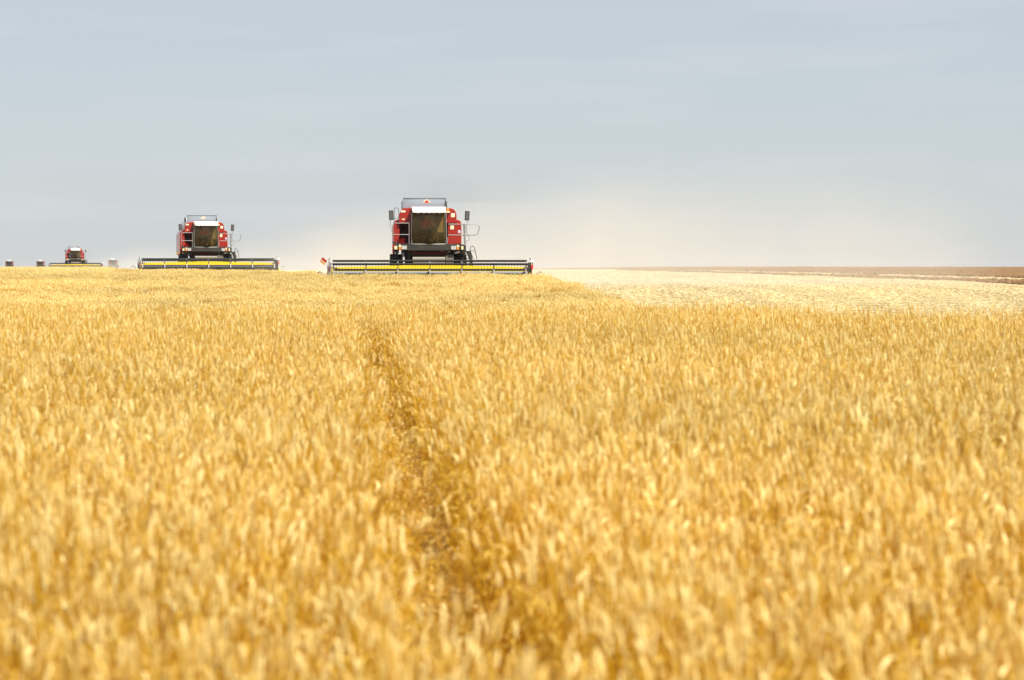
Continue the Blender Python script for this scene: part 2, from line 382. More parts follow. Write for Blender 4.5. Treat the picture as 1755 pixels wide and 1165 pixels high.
EAR_A, EAR_B = np.array((0.715, 0.465, 0.07)), np.array((0.945, 0.80, 0.37))
STEM_A, STEM_B = np.array((0.60, 0.275, 0.003)), np.array((0.74, 0.46, 0.022))
LEAF_A, LEAF_B = np.array((0.54, 0.28, 0.006)), np.array((0.80, 0.59, 0.12))
def stalk(V, F, C, rg, bx, by, H, detail, fat=1.0, lean=0.16):
    """one wheat stalk: jointed stem, blade leaves and a ridged, nodding ear"""
    ang = rg.uniform(0, 2*math.pi); ln = abs(rg.normal(0, lean))
    lx, ly = math.cos(ang)*ln, math.sin(ang)*ln
    top = np.array((bx + lx*H, by + ly*H, H))
    tone = rg.uniform(0, 1) ** 1.1
    if rg.uniform() < 0.08: tone = 1.2  # a few stalks coloured paler, standing in for bright glints on the ears
    cs = STEM_A + (STEM_B - STEM_A) * tone; ce = EAR_A + (EAR_B - EAR_A) * tone
    r = 0.0017 * fat
    prev = None
    segs = 3 if detail else 1
    for s in range(segs + 1):
        t = s / segs
        p = np.array((bx, by, 0)) * (1 - t) + top * t
        p[:2] -= np.array((lx, ly)) * H * 0.25 * math.sin(math.pi * t)
        o = len(V)
        for k in range(3):
            a = 2.094 * k + ang
            V.append((p[0] + r*math.cos(a), p[1] + r*math.sin(a), p[2])); C.append(cs)
        if prev is not None:
            for k in range(3): F.append((prev+k, prev+(k+1) % 3, o+(k+1) % 3, o+k))
        prev = o
    # ear along an arc that starts upright and nods over
    L = rg.uniform(0.05, 0.078); nod = abs(rg.normal(0.1, 0.38)) if rg.uniform() < 0.87 else rg.uniform(0.9, 2.0); nd = np.array((math.cos(ang + rg.normal(0, .5)), math.sin(ang + rg.normal(0, .5)), 0))
    rings = 9 if detail else 3; sides = 5 if detail else 4
    R0 = rg.uniform(0.0046, 0.0064) * fat
    p = top.copy(); prev = None; side = np.cross(nd, (0, 0, 1.0))
    for s in range(rings + 1):
        t = s / rings
        th = nod * t
        d = nd * math.sin(th) + np.array((0, 0, math.cos(th)))
        nrm = nd * math.cos(th) - np.array((0, 0, math.sin(th)))
        env = (0.45 + 0.55 * min(1, t * 4)) * (1 - 0.75 * max(0, (t - 0.72) / 0.28))
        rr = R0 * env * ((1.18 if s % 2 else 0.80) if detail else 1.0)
        o = len(V)
        for k in range(sides):
            a = 2*math.pi*k/sides
            q = p + (side*math.cos(a)*1.15 + nrm*math.sin(a)*0.85) * rr
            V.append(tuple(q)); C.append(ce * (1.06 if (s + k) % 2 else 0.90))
        if prev is not None:
            for k in range(sides): F.append((prev+k, prev+(k+1) % sides, o+(k+1) % sides, o+k))
        prev = o
        if detail and s in (2, 4, 6, 8):        # short awns
            for sg in (-1, 1):
                b0 = p + side * sg * rr; tip = b0 + d * rg.uniform(0.02, 0.06) + side * sg * 0.010
                o2 = len(V); V += [tuple(b0 - nrm*0.0009), tuple(b0 + nrm*0.0009), tuple(tip)]; C += [ce*1.05]*3
                F.append((o2, o2+1, o2+2))
        p = p + d * (L / rings)
    F.append(tuple(prev + k for k in range(sides)))
    if detail:
        for _ in range(2):
            z0 = H * rg.uniform(0.45, 0.85); a = rg.uniform(0, 2*math.pi); dl = np.array((math.cos(a), math.sin(a), 0.0)); w = np.array((-dl[1], dl[0], 0.0)) * 0.0045
            Lf = rg.uniform(0.10, 0.22); up = rg.uniform(0.2, 1.0); q = np.array((bx + lx*z0, by + ly*z0, z0)); cl_ = LEAF_A + (LEAF_B - LEAF_A) * rg.uniform(0, 1)
            pv = None
            for s in range(4):
                t = s / 3; o = len(V); ww = w * (1 - 0.8 * t) + np.array((0, 0, 0.004)) * math.sin(t * 5 + a)
                V.append(tuple(q - ww)); V.append(tuple(q + ww)); C += [cl_, cl_]
                if pv is not None: F.append((pv, pv+1, o+1, o))
                pv = o
                q = q + (dl * (0.5 + 0.5*t) + np.array((0, 0, up - 2.6 * t))) * (Lf / 3)
def wheat_patch(name, size, count, detail, fat, seed, H=0.755, hs=0.06, lean=0.16, tone=(1, 1, 1)):
    rg = np.random.default_rng(seed); V, F, C = [], [], []
    k = int(round(math.sqrt(count)))
    for i in range(k):
        for j in range(k):
            bx = ((i + rg.uniform(0, 1)) / k - 0.5) * size; by = ((j + rg.uniform(0, 1)) / k - 0.5) * size
            stalk(V, F, C, rg, bx, by, H + rg.normal(0, hs), detail, fat, lean)
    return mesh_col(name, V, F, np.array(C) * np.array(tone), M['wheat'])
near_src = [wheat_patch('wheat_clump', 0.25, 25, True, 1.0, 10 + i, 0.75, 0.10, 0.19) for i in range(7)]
lodged_src = [wheat_patch('lodged_wheat', 0.25, 16, True, 1.0, 40 + i, 0.66, 0.08, 0.5) for i in range(3)]
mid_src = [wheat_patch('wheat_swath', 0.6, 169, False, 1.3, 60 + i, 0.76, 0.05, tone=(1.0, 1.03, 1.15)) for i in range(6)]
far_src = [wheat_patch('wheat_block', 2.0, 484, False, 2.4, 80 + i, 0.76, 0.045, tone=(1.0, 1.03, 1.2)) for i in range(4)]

def cells(y0, y1, s, xl, xr, jit=0.28):
    out = []
    for y in np.arange(y0, y1, s):
        x = np.arange(math.floor(xl(y)/s)*s, xr(y), s)
        out.append(np.stack([x, np.full(len(x), y)], 1))
    a = np.concatenate(out); return a + rng.uniform(-jit, jit, a.shape) * s
def hscale(x, y):
    """crop height: waves and thin spots; shorter on the rise"""
    base = np.interp(y, [0, 115, 135, 175, 300], [1.03, 1.02, 0.97, 0.74, 0.78])
    return base * (0.90 + 0.20 * vnoise(x*0.55, y*0.30, 1)) * (0.86 + 0.26 * vnoise(x*2.3, y*1.3, 2))
def track_x(y): return 0.33 + 0.17 * np.exp(-(y - 7) / 5.5) + 0.06 * np.exp(-(y - 7) / 2) - 0.0553 * y + 0.04 * np.sin(y * 0.35)
def finish(a, lean=0.06):
    n = len(a); x, y = a[:, 0], a[:, 1]
    h = hscale(x, y)
    pts = np.stack([x, y, ground_z(x, y) - 0.01], 1)
    # wind and drill rows: whole clumps lean together
    rx = (vnoise(x*0.8, y*0.5, 5) - 0.5) * 4 * lean + rng.normal(0, lean, n); ry = (vnoise(x*0.8, y*0.5, 6) - 0.5) * 4 * lean + rng.normal(0, lean, n)
    rot = np.stack([rx, ry, np.zeros(n)], 1)
    return pts, rot, h
def emit(name, a, src, label, lean=0.06, extra=None):
    pts, rot, h = finish(a, lean); n = len(a)
    rz = rng.integers(0, 4, n) * (math.pi/2)
    rot = np.stack([rot[:, 0], rot[:, 1], rz], 1)
    scl = np.stack([np.ones(n), np.ones(n), h], 1); var = rng.integers(0, len(src), n)
    if extra is not None:
        e_pts, e_rot, e_scl, e_var = extra
        pts = np.concatenate([pts, e_pts]); rot = np.concatenate([rot, e_rot]); scl = np.concatenate([scl, e_scl]); var = np.concatenate([var, e_var])
    return pts, rot, scl, var
# near crop, with the old wheel track running through it
a = cells(4.4, 66, 0.25, lambda y: -0.195*y - 3.2, lambda y: 0.195*y + 3.2)
a = a[uncut(a[:, 0], a[:, 1])]
d = a[:, 0] - track_x(a[:, 1])
d2 = a[:, 0] - (track_x(a[:, 1]) - 0.62)
keep = (np.abs(d) > 0.265 + 0.04 * np.clip((a[:, 1] - 12) / 8, 0, 1) + 0.06 * vnoise(a[:, 1]*1.3, d*0, 9)) & ~((np.abs(d2) < 0.11) & (vnoise(a[:, 1]*0.5, d*0, 11) > 0.42))
keep |= a[:, 1] > 46 + 3 * vnoise(a[:, 1]*0.7, a[:, 0]*3, 19)
keep &= vnoise(a[:, 0]*1.6, a[:, 1]*1.1, 12) < 0.93
a = a[keep]; d = d[keep]
pts, rot, scl, var = emit('wheat', a, near_src, '', 0.085)
bank = np.abs(a[:, 0] - track_x(a[:, 1])) < 0.62
scl[bank, 2] = np.maximum(scl[bank, 2], 1.0) * 1.02
bent = ~bank & (rng.uniform(0, 1, len(pts)) < 0.05 + 0.10 * (vnoise(a[:, 0]*0.9, a[:, 1]*0.6, 51) > 0.68))
rot[bent, :2] += rng.normal(0, 0.38, (int(bent.sum()), 2))
# flattened straw along the track
ty = np.arange(5.0, 46, 0.21); tx = track_x(ty) + rng.normal(0, 0.15, len(ty)); nt_ = len(ty)
e_pts = np.stack([tx, ty, ground_z(tx, ty) - 0.02], 1)
e_rot = np.stack([rng.normal(0.5, 0.5, nt_), rng.normal(0.0, 0.7, nt_), rng.uniform(0, 6.28, nt_)], 1)
e_scl = np.stack([np.ones(nt_), np.ones(nt_), rng.uniform(0.22, 0.42, nt_)], 1)
pts = np.concatenate([pts, e_pts]); rot = np.concatenate([rot, e_rot]); scl = np.concatenate([scl, e_scl])
var = np.concatenate([var, len(near_src) + rng.integers(0, 3, nt_)])
n_near = len(pts)
# middle distance
b = cells(64, 137, 0.6, lambda y: -0.195*y - 7, lambda y: 0.195*y + 3)
b = b[uncut(b[:, 0], b[:, 1])]
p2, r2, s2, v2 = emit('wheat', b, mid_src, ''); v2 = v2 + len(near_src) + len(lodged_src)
# far
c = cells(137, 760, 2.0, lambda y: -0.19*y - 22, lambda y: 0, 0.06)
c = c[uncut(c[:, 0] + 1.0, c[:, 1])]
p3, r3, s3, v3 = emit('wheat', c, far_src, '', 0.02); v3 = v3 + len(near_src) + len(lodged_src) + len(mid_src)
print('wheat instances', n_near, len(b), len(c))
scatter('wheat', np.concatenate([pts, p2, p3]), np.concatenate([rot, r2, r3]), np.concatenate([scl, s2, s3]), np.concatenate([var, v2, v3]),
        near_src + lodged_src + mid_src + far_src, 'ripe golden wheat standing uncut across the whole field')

# cut straw stubble on the right
def stubble_patch(seed):
    rg = np.random.default_rng(seed); V, F, C = [], [], []
    for i in range(900):
        x, y = rg.uniform(-1, 1, 2); x = round(x / 0.15) * 0.15 + rg.normal(0, 0.02)
        lying = rg.uniform() < 0.7
        h = rg.uniform(0.04, 0.08); a = rg.uniform(0, 6.28); w = 0.006
        if lying: tip = np.array((math.cos(a)*0.16, math.sin(a)*0.16, rg.uniform(0.0, 0.06))); z0 = rg.uniform(0.02, 0.10)
        else: tip = np.array((rg.normal(0, 0.02), rg.normal(0, 0.02), h)); z0 = 0
        col = np.array((0.53, 0.43, 0.235)) + (np.array((0.61, 0.51, 0.30)) - np.array((0.53, 0.43, 0.235))) * rg.uniform(0, 1)
        o = len(V); b0 = np.array((x, y, z0)); s = np.array((math.sin(a)*w, -math.cos(a)*w, w if lying else 0))
        V += [tuple(b0 - s), tuple(b0 + s), tuple(b0 + tip + s), tuple(b0 + tip - s)]; C += [col]*4; F.append((o, o+1, o+2, o+3))
    return mesh_col('stubble_patch', V, F, C, M['stubble'], False)
st_src = [stubble_patch(200 + i) for i in range(5)]
s_ = cells(60, 420, 2.0, lambda y: -0.02*y - 14, lambda y: min(0.2*y + 6, plough_edge(y) + 11), 0.06)
s_ = s_[~uncut(s_[:, 0] + 1.0, s_[:, 1]) & ~uncut(s_[:, 0] - 1.0, s_[:, 1])]
off = s_[:, 0] - plough_edge(s_[:, 1])
s_ = s_[~((off > -0.3) & (off < 3.6))]
n = len(s_)
scatter('stubble', np.stack([s_[:, 0], s_[:, 1], ground_z(s_[:, 0], s_[:, 1])], 1),
        np.stack([np.zeros(n), np.zeros(n), SL * -1 + rng.integers(0, 2, n) * math.pi], 1),
        np.stack([np.ones(n), np.ones(n), 0.6 + 0.4 * vnoise(s_[:, 0]*0.5, s_[:, 1]*0.12, 21)], 1), rng.integers(0, 5, n), st_src,
        'short pale cut straw stubble right of the standing wheat')

# ploughed soil beyond the stubble: a sheet with real ridges, and loose clods on it
py = spaced([(105, 260, 0.8), (260, 480, 4), (480, 1500, 30), (1500, 2700, 100)])
po = spaced([(10.5, 22, 0.4), (22, 60, 1.2), (60, 200, 10), (200, 1200, 100)])
PO, PY = np.meshgrid(po, py); PX = plough_edge(PY) + PO + 0.7 * np.sin(PY * 0.09) + 0.5 * np.sin(PY * 0.31)
rid = 0.16 * np.abs(np.sin(PO * 1.5 + vnoise(PX*.4, PY*.2, 30) * 3)) + 0.26 * vnoise(PX * 2.2, PY * 1.4, 31) - 0.12
rid *= np.clip((PO - 10.5) / 2.0, 0, 1)
PZ = ground_z(PX, PY) + 0.03 + rid
nx, ny = len(po), len(py)
ps = MB(); ps.add(np.stack([PX.ravel(), PY.ravel(), PZ.ravel()], 1).tolist(),
                  [(j*nx+i, j*nx+i+1, (j+1)*nx+i+1, (j+1)*nx+i) for j in range(ny-1) for i in range(nx-1)])
tag(ps.build('ploughed_field', M['soil']), 'bare brown ploughed field along the horizon at the right', None, None, 'structure')
def clod(seed):
    rg = np.random.default_rng(seed)
    bm = bmesh.new(); bmesh.ops.create_icosphere(bm, subdivisions=2, radius=1.0)
    k = rg.normal(0, 1, (4, 3))
    for v in bm.verts:
        p = np.array(v.co); s = 1 + 0.22*math.sin(3*p @ k[0]) + 0.18*math.sin(4.3*p @ k[1] + 1)
        v.co = Vector(p * s * np.array((1, 0.85, 0.65)))
    me = bpy.data.meshes.new('clod'); bm.to_mesh(me); bm.free(); me.materials.append(M['soil'])
    return bpy.data.objects.new('clod', me)
cl_src = [clod(300 + i) for i in range(5)]
n1_ = 5200
cy_ = 105 + 330 * rng.uniform(0, 1, n1_) ** 1.5
co_ = rng.uniform(0, 1, n1_) * 3.3 + 0.1
ok = vnoise(cy_ * 0.11, co_ * 0.9, 41) > 0.30
cy_, co_ = cy_[ok], co_[ok]
n2_ = 5200
cy2 = 115 + 330 * rng.uniform(0, 1, n2_) ** 1.6; co2 = 10.6 + 34 * rng.uniform(0, 1, n2_) ** 1.8
cy_ = np.concatenate([cy_, cy2]); co_ = np.concatenate([co_, co2])
cx_ = plough_edge(cy_) + co_ + 0.7 * np.sin(cy_ * 0.09) + 0.5 * np.sin(cy_ * 0.31); n = len(cx_)
sz = rng.uniform(0.06, 0.24, n) * np.where(co_ < 5, 1.25, 0.9)
scatter('soil_clods', np.stack([cx_, cy_, ground_z(cx_, cy_) + np.where(co_ < 5, 0.03, 0.12)], 1), rng.uniform(0, 6.28, (n, 3)) * np.array((0.1, 0.1, 1)),
        np.stack([sz, sz, sz], 1), rng.integers(0, 5, n), cl_src, 'loose brown soil clods turned up along the ploughed edge')

# ------------------------------------------------------------------ combine harvester (x right, front towards -y, z up; origin on the ground under the front axle)
K = 254.4
def zp(px, py): return ((px - 622) / K, (1255 - py) / K)     # from the measured front view to metres
def build_combine():
    root = empty('combine_harvester')
    # hull
    b = MB(); b.prism_x([(0.9, 1.05), (0.9, 2.06), (1.8, 2.10), (6.0, 1.9), (6.2, 1.45), (6.0, 1.0), (4.6, 0.85)], -1.20, 1.15); b.build('shaded_underframe', M['platform'], root, 0.02)  # lower hull in near-black: the shadow on it is put into the colour
    b = MB(); b.prism_x([(1.80, 2.12), (1.80, 3.16), (3.9, 3.10), (5.6, 2.55), (6.2, 1.95)], -1.28, 1.22)
    body = b.build('body', M['red'], root, 0.03)
    lp = [zp(*p) for p in [(214, 830), (209, 780), (209, 485), (230, 473), (231, 446), (240, 428), (258, 417), (284, 413), (290, 420), (290, 690), (238, 692), (232, 830)]]
    s = MB(); s.prism(lp, 0.78, 1.1); s.prism([zp(209, 485), zp(240, 428), zp(284, 413), zp(284, 800), zp(214, 830), zp(209, 780)], 1.1, 5.4)
    s.build('side_panel', M['red'], root, 0.02)
    rpn = [zp(*p) for p in [(845, 700), (845, 418), (860, 412), (960, 417), (988, 430), (1000, 452), (1003, 690)]]
    s = MB(); s.prism(rpn, 0.70, 1.2); s.prism([zp(p, q) for p, q in [(850, 720), (850, 416), (960, 420), (1000, 455), (1003, 690), (1000, 720), (940, 720)]], 1.2, 5.4)
    sp = s.build('side_panel', M['red'], root, 0.02)
    # open bay between the side panel and the cab, with a guard at its foot
    s = MB(); s.box(-0.87, -0.76, 0.72, 1.80, 2.15, 3.17); s.build('bay_wall', M['red_dark'], root, 0.01)  # bay walls in a darker red, with the recess shade painted in
    s = MB(); s.box(-1.30, -0.88, 1.74, 1.84, 2.15, 3.17); s.build('bay_back', M['red_dark'], root)
    s = MB(); s.prism_x([(0.42, 2.19), (0.46, 2.26), (0.86, 2.47), (0.90, 2.19)], -1.305, -1.06); s.build('guard', M['red_bright'], root, 0.012)  # brighter red carries the sunlight falling on this piece
    s = MB(); s.tube([(1.30, 0.66, 2.2), (1.36, 0.66, 2.46)], [0.09, 0.075], 10); s.build('exhaust_shield', M['orange'], root) if False else None
    # grain tank with rounded shoulders
    gt = [zp(*p) for p in [(284, 455), (283, 372), (290, 345), (303, 318), (318, 293), (335, 283), (425, 280), (815, 284), (872, 284), (902, 290), (925, 308), (938, 335), (946, 370), (945, 428), (930, 455)]]
    s = MB(); s.prism(gt, 0.62, 3.7); tank = s.build('grain_tank', M['red'], root, 0.025)
    # raised hopper flaps
    fl = MB(); fl.prism_x([(1.02, 3.82), (1.05, 3.82), (0.93, 4.26), (0.90, 4.26)], -1.125, 0.775)
    flap = fl.build('hopper_flap', M['grey'], root)
    e = MB(); e.box(-1.14, 0.79, 0.885, 0.935, 4.262, 4.280); e.box(-1.140, -1.128, 0.90, 1.06, 3.80, 4.27); e.box(0.778, 0.790, 0.90, 1.06, 3.80, 4.27)
    e.build('flap_edge', M['platform'], flap)
    for x0, x1 in ((-1.20, -1.16), (0.82, 0.86)):
        sd = MB(); sd.prism_x([(1.15, 3.83), (3.2, 3.83), (3.2, 4.16), (1.9, 4.16)], x0, x1)
        sd.build('side_flap', M['platform'], root)
    rf = MB(); rf.prism_x([(3.24, 3.82), (3.27, 3.82), (3.45, 4.16), (3.42, 4.16)], -1.12, 0.77); rf.build('rear_flap', M['grey'], root)
    def tri(sc, cy): return [(-0.072 + px*sc, cy + pz*sc) for px, pz in [(-0.18, -0.07), (-0.15, -0.085), (0.15, -0.085), (0.18, -0.07), (0.035, 0.085), (-0.035, 0.085)]]
    def on_flap(poly, yoff):
        m_ = MB(); n_ = len(poly)
        yy = lambda z: 1.02 - (z - 3.82) * (0.12 / 0.44)
        vs = [(x, yy(z) - yoff, z) for x, z in poly] + [(x, yy(z), z) for x, z in poly]
        m_.add(vs, [tuple(range(n_)), tuple(range(2*n_-1, n_-1, -1))] + [(i, i+n_, (i+1) % n_+n_, (i+1) % n_) for i in range(n_)])
        return m_
    wt = on_flap(tri(1.0, 4.135), 0.006).build('warning_triangle', M['cream'], flap)
    on_flap(tri(0.60, 4.125), 0.011).build('warning_emblem', M['red_bright'], flap)
    # cab
    fr = MB()
    fr.box(-0.76, 0.76, 0.56, 0.60, 2.16, 3.60)                                     # rear wall
    fr.box(-0.76, 0.76, -0.95, 0.56, 2.12, 2.20)                                    # floor
    cab = fr.build('cab', M['trim'], root)
    ps_ = MB()
    for sx in (-1, 1):
        ps_.tube([(sx*0.765, -0.93, 2.18), (sx*0.775, -0.96, 2.75), (sx*0.745, -0.92, 3.60)], 0.022, 6)
        ps_.box(sx*0.75-0.03, sx*0.75+0.03, 0.02, 0.08, 2.2, 3.6); ps_.box(sx*0.75-0.035, sx*0.75+0.035, 0.50, 0.555, 2.2, 3.6)
        ps_.box(sx*0.75-0.02, sx*0.75+0.02, -0.93, 0.5, 2.2, 2.34)
    ps_.tube([(-0.70, -0.99, 2.185), (-0.3, -1.06, 2.175), (0.3, -1.06, 2.175), (0.70, -0.99, 2.185)], 0.024, 6)
    ps_.build('cab_frame', M['steel'], cab)
    for sx in (-1, 1):
        sg = MB(); sg.box(sx*0.752-0.006, sx*0.752+0.006, -0.90, 0.02, 2.34, 3.6); sg.build('side_window', M['glass'], cab)
    # bowed windscreen
    zs = np.linspace(2.185, 3.60, 12); ws = MB(); vs = []; NU = 13
    for z in zs:
        t = (z - 2.185) / 1.415
        hw = np.interp(t, [0, .03, .09, .25, .8, .97, 1], [0.58, 0.66, 0.72, 0.745, 0.735, 0.715, 0.70])
        for i in range(NU):
            u = -1 + 2*i/(NU-1)
            vs.append((0.002 + u*hw, -0.93 - 0.13*(1-u*u) - 0.10*math.sin(math.pi*min(1, t*0.9+0.1)), z))
    ws.add(vs, [(j*NU+i, j*NU+i+1, (j+1)*NU+i+1, (j+1)*NU+i) for j in range(11) for i in range(NU-1)], True)
    ws.build('windscreen', M['glass'], cab)
    rv = MB()   # white roof visor, sloped front and splayed sides
    x0, z0 = zp(426, 278); x1, _ = zp(815, 278); xb0, zb = zp(440, 341); xb1, _ = zp(806, 341)
    vs = [(x0, -1.02, z0), (x1, -1.02, z0), (xb1, -1.16, zb), (xb0, -1.16, zb), (x0, 0.58, z0 + .03), (x1, 0.58, z0 + .03), (xb1, 0.58, zb), (xb0, 0.58, zb)]
    rv.add(vs, [(0, 3, 2, 1), (4, 5, 6, 7), (0, 1, 5, 4), (3, 7, 6, 2), (0, 4, 7, 3), (1, 2, 6, 5)])
    roof = rv.build('roof_visor', M['white'], root, 0.018)
    for px in (565, 622, 678, 742, 497):
        x, _ = zp(px, 352); lm = MB(); lm.box(x-0.055, x+0.055, -1.10, -1.03, 3.535, 3.585); lm.build('work_lamp', M['lamp'], roof, 0.008)
    # cab inside: seat, console, wheel
    s = MB(); s.box(-0.34, 0.16, -0.10, 0.38, 2.52, 2.66); s.build('seat', M['seat'], cab, 0.04)
    s = MB(); s.box(-0.33, 0.15, 0.34, 0.48, 2.62, 3.34, (R(-8), 0, 0)); s.build('seat_back', M['seat'], cab, 0.04)
    s = MB(); s.tube([(-0.09, -0.72, 2.2), (-0.09, -0.50, 2.72)], 0.04, 8)
    ring = [(-0.09 + 0.2*math.cos(a), -0.49 + 0.2*math.sin(a)*0.85, 2.74 + 0.2*math.sin(a)*0.5) for a in np.linspace(0, 2*math.pi, 21)]
    s.tube(ring, 0.016, 6); s.tube([ring[0], ring[10]], 0.012, 6); s.build('steering_wheel', M['black'], cab)
    s = MB(); s.box(0.36, 0.70, -0.45, 0.35, 2.2, 2.72); s.build('console', M['trim'], cab, 0.02)
    s = MB(); s.box(-0.68, -0.52, -0.6, 0.2, 2.2, 2.46); s.build('tool_box', M['trim'], cab, 0.02)
    for px in (562, 660):
        x, z = zp(px, 616); s = MB(); s.box(x-0.05, x+0.05, -0.86, -0.82, z-0.022, z+0.022); s.build('gauge', M['lamp'], cab, 0.005)
    x, z = zp(743, 402); s = MB(); s.box(x-0.05, x+0.05, -0.8, -0.78, z-0.045, z+0.045); s.build('monitor', M['lamp'], cab, 0.005)
    # platform
    pf = MB()
    pf.prism([zp(*p) for p in [(232, 700), (420, 692), (440, 704), (800, 704), (815, 696), (1012, 702), (1040, 712), (1040, 790), (1020, 790), (985, 768), (870, 768), (845, 772), (400, 772), (370, 768), (240, 768)]], -1.06, -0.90)
    pf.box(-1.52, 1.60, -0.90, 0.70, 2.08, 2.15)
    pf.prism([zp(*p) for p in [(225, 700), (210, 668), (222, 664), (262, 690), (262, 706)]], -1.0, -0.86)
    plat = pf.build('platform', M['platform'], root, 0.015)
    def fbox(name, a, mat, par, y=-1.075, dy=0.05, bev=0.008):
        (xa, za), (xb, zb_) = zp(a[0], a[1]), zp(a[2], a[3]); m_ = MB(); m_.box(xa, xb, y - dy, y + dy*0.3, zb_, za)
        return m_.build(name, M[mat], par, bev)
    fbox('headlight', (310, 718, 370, 760), 'lamp', root); fbox('headlight', (870, 720, 930, 762), 'lamp', root)
    for (bx_, cx0) in (((279, 708, 305, 764), 0), ((936, 710, 962, 764), 1)):
        fbox('indicator', (bx_[0], 736, bx_[2], bx_[3]), 'amber', root); fbox('indicator_lens', (bx_[0], bx_[1], bx_[2], 735), 'lamp_warm', root)
    fbox('side_lamp', (229, 722, 262, 760), 'lamp_warm', root); fbox('side_lamp', (986, 722, 1010, 762), 'lamp_warm', root)
    # stickers and beacon
    for a_ in [(308, 310, 359, 333), (319, 404, 350, 418)]: fbox('sticker', a_, 'cream', tank, 0.622, 0.008, 0)
    fbox('sticker', (882, 342, 925, 386), 'cream', tank, 0.622, 0.008, 0)
    for a_ in [(875, 420, 914, 441), (875, 446, 914, 464), (875, 476, 914, 526)]: fbox('sticker', a_, 'cream', sp, 0.702, 0.008, 0)
    fbox('badge', (963, 538, 988, 569), 'white', sp, 0.702, 0.008, 0); fbox('badge_mark', (969, 545, 983, 562), 'blue', sp, 0.690, 0.008, 0)
    x, z = zp(843, 320); s = MB(); s.box(x-0.09, x+0.10, 0.45, 0.60, z-0.06, z-0.005); bb = s.build('beacon_bracket', M['cream'], root, 0.005)
    s = MB(); s.tube([(x, 0.53, z-0.005), (x, 0.53, z+0.08), (x, 0.53, z+0.135)], [0.062, 0.058, 0.03], 12); s.build('beacon', M['orange'], root)
    # mirrors
    for (mx0, my0, mx1, my1, sg) in ((168, 318, 220, 426, -1), (1027, 324, 1081, 430, 1)):
        (xa, za), (xb, zb_) = zp(mx0, my0), zp(mx1, my1); s = MB()
        s.box(xa, xb, -1.02, -0.94, zb_, za, (0, R(3*sg), 0)); mo = s.build('mirror', M['black'], root, 0.025)
        s = MB(); s.box(xa+0.025, xb-0.025, -1.030, -1.022, zb_+0.03, za-0.03, (0, R(3*sg), 0)); s.build('mirror_glass', M['mirror'], mo)
    def rod(name, pts, mat, par, r=0.014, y=-0.98):
        m_ = MB(); m_.tube([(zp(p[0], p[1])[0], (p[2] if len(p) > 2 else y), zp(p[0], p[1])[1]) for p in pts], r, 6)
        return m_.build(name, M[mat], par)
    rod('mirror_arm', [(183, 420), (182, 480), (192, 530), (208, 565), (230, 580, -0.9)], 'steel', root, 0.013)
    rod('mirror_arm', [(1056, 425), (1058, 450), (1045, 500), (1046, 560), (1068, 600), (1078, 640), (1072, 660), (1040, 668)], 'steel', root, 0.013)
    # rails
    s = MB()
    def rl(pts, r=0.020):
        s.tube([(zp(p[0], p[1])[0], (p[2] if len(p) > 2 else -0.95), zp(p[0], p[1])[1]) for p in pts], r, 6)
    rl([(234, 463), (300, 463), (392, 463)]); rl([(214, 592), (300, 592), (392, 592)]); rl([(396, 455), (396, 700)], 0.018)
    rl([(231, 440), (216, 485), (214, 700)]); s.build('handrail', M['steel'], root)
    s = MB(); rl([(228, 440), (228, 300), (238, 288), (264, 290), (278, 310), (282, 345), (278, 400), (268, 408), (232, 408)], 0.013)
    s.build('guard_rail', M['platform'], root)
    s = MB(); rl([(842, 474), (940, 474), (1030, 476), (1170, 478), (1190, 490), (1194, 508), (1186, 545), (1174, 580), (1150, 597), (1040, 598), (900, 597), (838, 595)])
    s.build('handrail', M['steel'], root)
    s = MB(); rl([(1017, 470), (1022, 600), (1026, 700)], 0.03); rl([(1030, 480), (1036, 820)], 0.022); s.build('rail_post', M['steel'], root)
    s = MB(); rl([(825, 620), (835, 640), (830, 670), (824, 700)], 0.02); s.build('hose', M['steel'], root)
    # ladder
    s = MB(); rl([(1128, 872, -.7), (1098, 790, -.7), (1090, 750, -.7), (1098, 728, -.7), (1115, 720, -.7), (1132, 730, -.7), (1144, 760, -.7), (1168, 868, -.7)], 0.015); rl([(1094, 774, -.7), (1146, 776, -.7)], 0.012)
    s.build('ladder_rail', M['platform'], root)
    l_ = MB(); l_.prism([zp(*p) for p in [(1042, 775), (1096, 775), (1104, 800), (1132, 1010), (1096, 1010), (1080, 870)]], -0.92, -0.86)
    l_.prism([zp(*p) for p in [(1042, 775), (1096, 775), (1104, 800), (1132, 1010), (1096, 1010), (1080, 870)]], -0.42, -0.36)
    lad = l_.build('ladder', M['platform'], root, 0.008)
    for k in range(4):
        px, py = 1072 + k*11, 800 + k*62; x, z = zp(px, py)
        st = MB(); st.box(x-0.10, x+0.12, -0.86, -0.42, z-0.02, z+0.02); st.build('step', M['steel'], lad)
    # white tool box lid over the right wheel
    s = MB(); s.prism([zp(*p) for p in [(905, 800), (960, 776), (972, 794), (925, 806)]], -0.94, -0.90); s.build('plate', M['white'], root)
    x, z = zp(238, 800); s = MB(); s.box(x-0.02, x+0.02, -0.9, -0.86, z-0.04, z+0.04); s.build('reflector', M['white'], root)
    # underside: axle beam, cylinders, feeder house
    s = MB(); s.box(-0.85, 0.82, -0.42, -0.18, 1.70, 1.86); s.box(-1.2, 1.2, -0.16, 0.16, 0.70, 1.02); s.build('axle_beam', M['red_dark'], root, 0.02)
    s = MB(); s.tube([(-1.14, -0.75, 1.80), (-1.13, -0.95, 1.30)], 0.055, 10); s.tube([(-1.13, -0.95, 1.32), (-1.12, -1.2, 0.75)], 0.032, 8); s.build('hydraulic_cylinder', M['steel'], root)
    s = MB(); s.tube([(-0.89, -0.5, 2.0), (-0.88, -0.55, 1.1)], 0.07, 10); s.build('drive_column', M['platform'], root)
